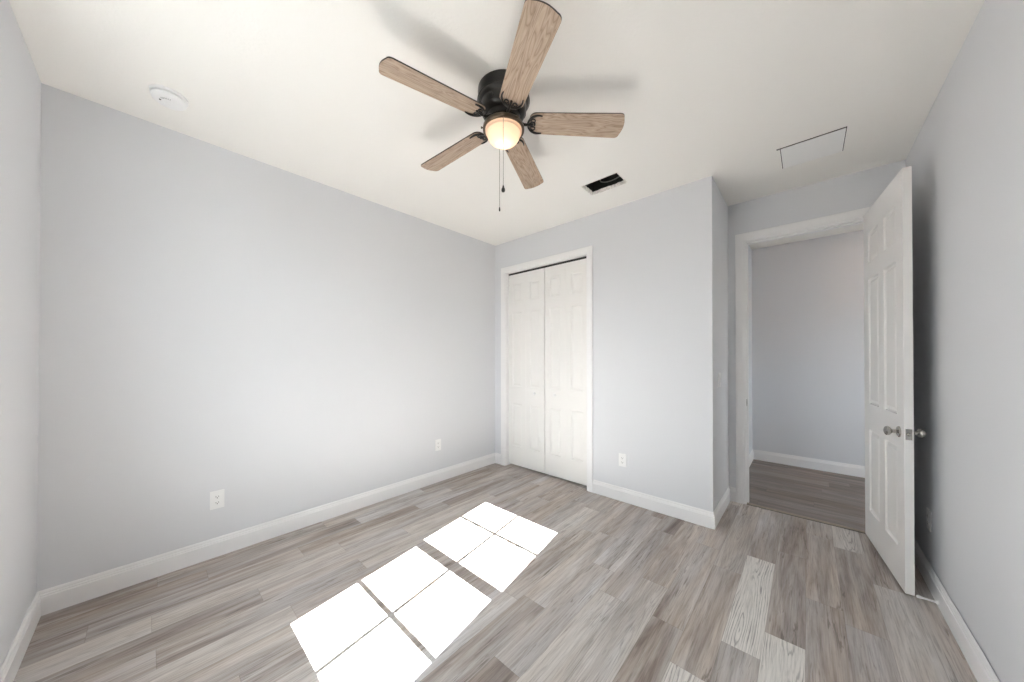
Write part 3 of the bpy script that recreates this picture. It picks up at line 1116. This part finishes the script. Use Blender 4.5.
# ------------------------------------------------------------------ outlets and switch
def outlet():
    root = empty('wall_outlet')
    bm = bmesh.new()
    add_box(bm, -0.036, -0.006, -0.0585, 0.036, 0.0, 0.0585)
    bevel(bm, 0.0025, 2)
    pl = obj('cover_plate', bm, PLASTIC, root)
    for s in (-1, 1):
        bm = bmesh.new()
        ps = []
        for k in range(24):
            a = 2 * PI * k / 24
            ps.append((0.0172 * math.cos(a), max(-0.0125, min(0.0125, 0.0172 * math.sin(a)))))
        lo = [bm.verts.new((x, -0.006, z + s * 0.0195)) for x, z in ps]
        hi = [bm.verts.new((x, -0.0078, z + s * 0.0195)) for x, z in ps]
        bm.faces.new(lo)
        bm.faces.new(hi)
        for k in range(24):
            bm.faces.new((lo[k], lo[(k + 1) % 24], hi[(k + 1) % 24], hi[k]))
        rc = obj('receptacle', bm, PLASTIC, root)
        bm = bmesh.new()
        add_box(bm, -0.0078, -0.0083, s * 0.0195 - 0.002, -0.0056, -0.0077, s * 0.0195 + 0.0065)
        add_box(bm, 0.0056, -0.0083, s * 0.0195 - 0.001, 0.0078, -0.0077, s * 0.0195 + 0.0060)
        add_lathe(bm, [(0, 0.0077), (0.0026, 0.0077), (0.0026, 0.0083), (0, 0.0083)], 12,
                  Matrix.Translation((0, 0, s * 0.0195 - 0.007)) @ Matrix.Rotation(PI / 2, 4, 'X'))
        obj('socket_slots', bm, DARK, rc)
    bm = bmesh.new()
    add_lathe(bm, [(0, 0.006), (0.003, 0.006), (0.003, 0.0075), (0, 0.0078)], 12, Matrix.Rotation(PI / 2, 4, 'X'))
    obj('cover_screw', bm, PLASTIC, root, True)
    return root


proto = outlet()
for i, (loc, rz, lab) in enumerate((
        ((0.0, -2.624, 0.376), PI / 2, 'white duplex outlet on the long left wall, the one nearer the camera'),
        ((0.0, -0.866, 0.392), PI / 2, 'faint white outlet on the long left wall, the one nearer the closet'),
        ((1.660, 0.0, 0.378), 0.0, 'white outlet on the wall just right of the closet doors'),
        ((W, 0.135, 0.374), -PI / 2, 'white outlet in the shade behind the open door'))):
    o = proto if i == 0 else copy_tree(proto)
    o.location = loc
    o.rotation_euler = (0, 0, rz)
    tag(o, lab, 'outlet', 'wall outlets')

sw = empty('light_switch', (XC, 0.249, 1.138), PI / 2)
tag(sw, 'white light switch on the narrow return wall beside the doorway', 'light switch')
bm = bmesh.new()
add_box(bm, -0.036, -0.006, -0.0585, 0.036, 0.0, 0.0585)
bevel(bm, 0.0025, 2)
obj('cover_plate', bm, PLASTIC, sw)
bm = bmesh.new()
add_box(bm, -0.0165, -0.0075, -0.0335, 0.0165, -0.0055, 0.0335)
obj('rocker_frame', bm, PLASTIC, sw)
bm = bmesh.new()
vs, fs = add_box(bm, -0.0148, -0.0105, -0.0315, 0.0148, -0.0070, 0.0315)
for v in vs:
    if v.co.z < 0 and v.co.y < -0.009:
        v.co.y = -0.0080
obj('rocker', bm, PLASTIC, sw)

# ------------------------------------------------------------------ spring door stop
ds = empty('door_stop', (W - 0.018, -0.125, 0.024))
tag(ds, 'white spring door stop on the baseboard behind the open door', 'door stop')
bm = bmesh.new()
add_lathe(bm, [(0, 0.0), (0.011, 0.0), (0.010, 0.006), (0.006, 0.009), (0, 0.009)], 20, Matrix.Rotation(-PI / 2, 4, 'Y'))
obj('base', bm, PLASTIC, ds, True)
bm = bmesh.new()
hp = []
for k in range(22 * 10 + 1):
    a = 2 * PI * k / 10
    hp.append((-0.008 - 0.050 * k / 220, 0.0045 * math.cos(a), 0.0045 * math.sin(a)))
add_tube(bm, hp, 0.0012, 5)
obj('spring', bm, PLASTIC, ds, True)
bm = bmesh.new()
add_lathe(bm, [(0, 0.056), (0.006, 0.056), (0.0078, 0.060), (0.0078, 0.070), (0.0055, 0.074), (0, 0.075)], 20, Matrix.Rotation(-PI / 2, 4, 'Y'))
obj('rubber_tip', bm, PLASTIC, ds, True)

# ------------------------------------------------------------------ unseen ceiling lamp, added to brighten the hall
hl = empty('added_hall_light', (3.55, 1.60, H))
tag(hl, 'unseen round flush lamp added to brighten the hall', 'ceiling light')
bm = bmesh.new()
add_lathe(bm, [(0, 0), (0.150, 0), (0.152, -0.016), (0.145, -0.020), (0, -0.020)], 40)
obj('base', bm, WHITE, hl, True)
bm = bmesh.new()
add_lathe(bm, [(0.140, -0.020)] + [(0.140 * math.cos(k / 8 * PI / 2) if k < 8 else 0.0, -0.020 - 0.075 * math.sin(k / 8 * PI / 2)) for k in range(1, 9)], 40, cap=False)
obj('diffuser', bm, BOWL, hl, True, 60)
hb_d = bpy.data.lights.new('hall_fill_bulb', 'POINT')
hb_d.energy = HALL_FILL_POWER
hb_d.color = (1.0, 0.94, 0.86)
hb_d.shadow_soft_size = 0.03
hb = bpy.data.objects.new('hall_fill_bulb', hb_d)
COL.objects.link(hb)
hb.parent = hl
hb.location = (0, 0, -0.055)
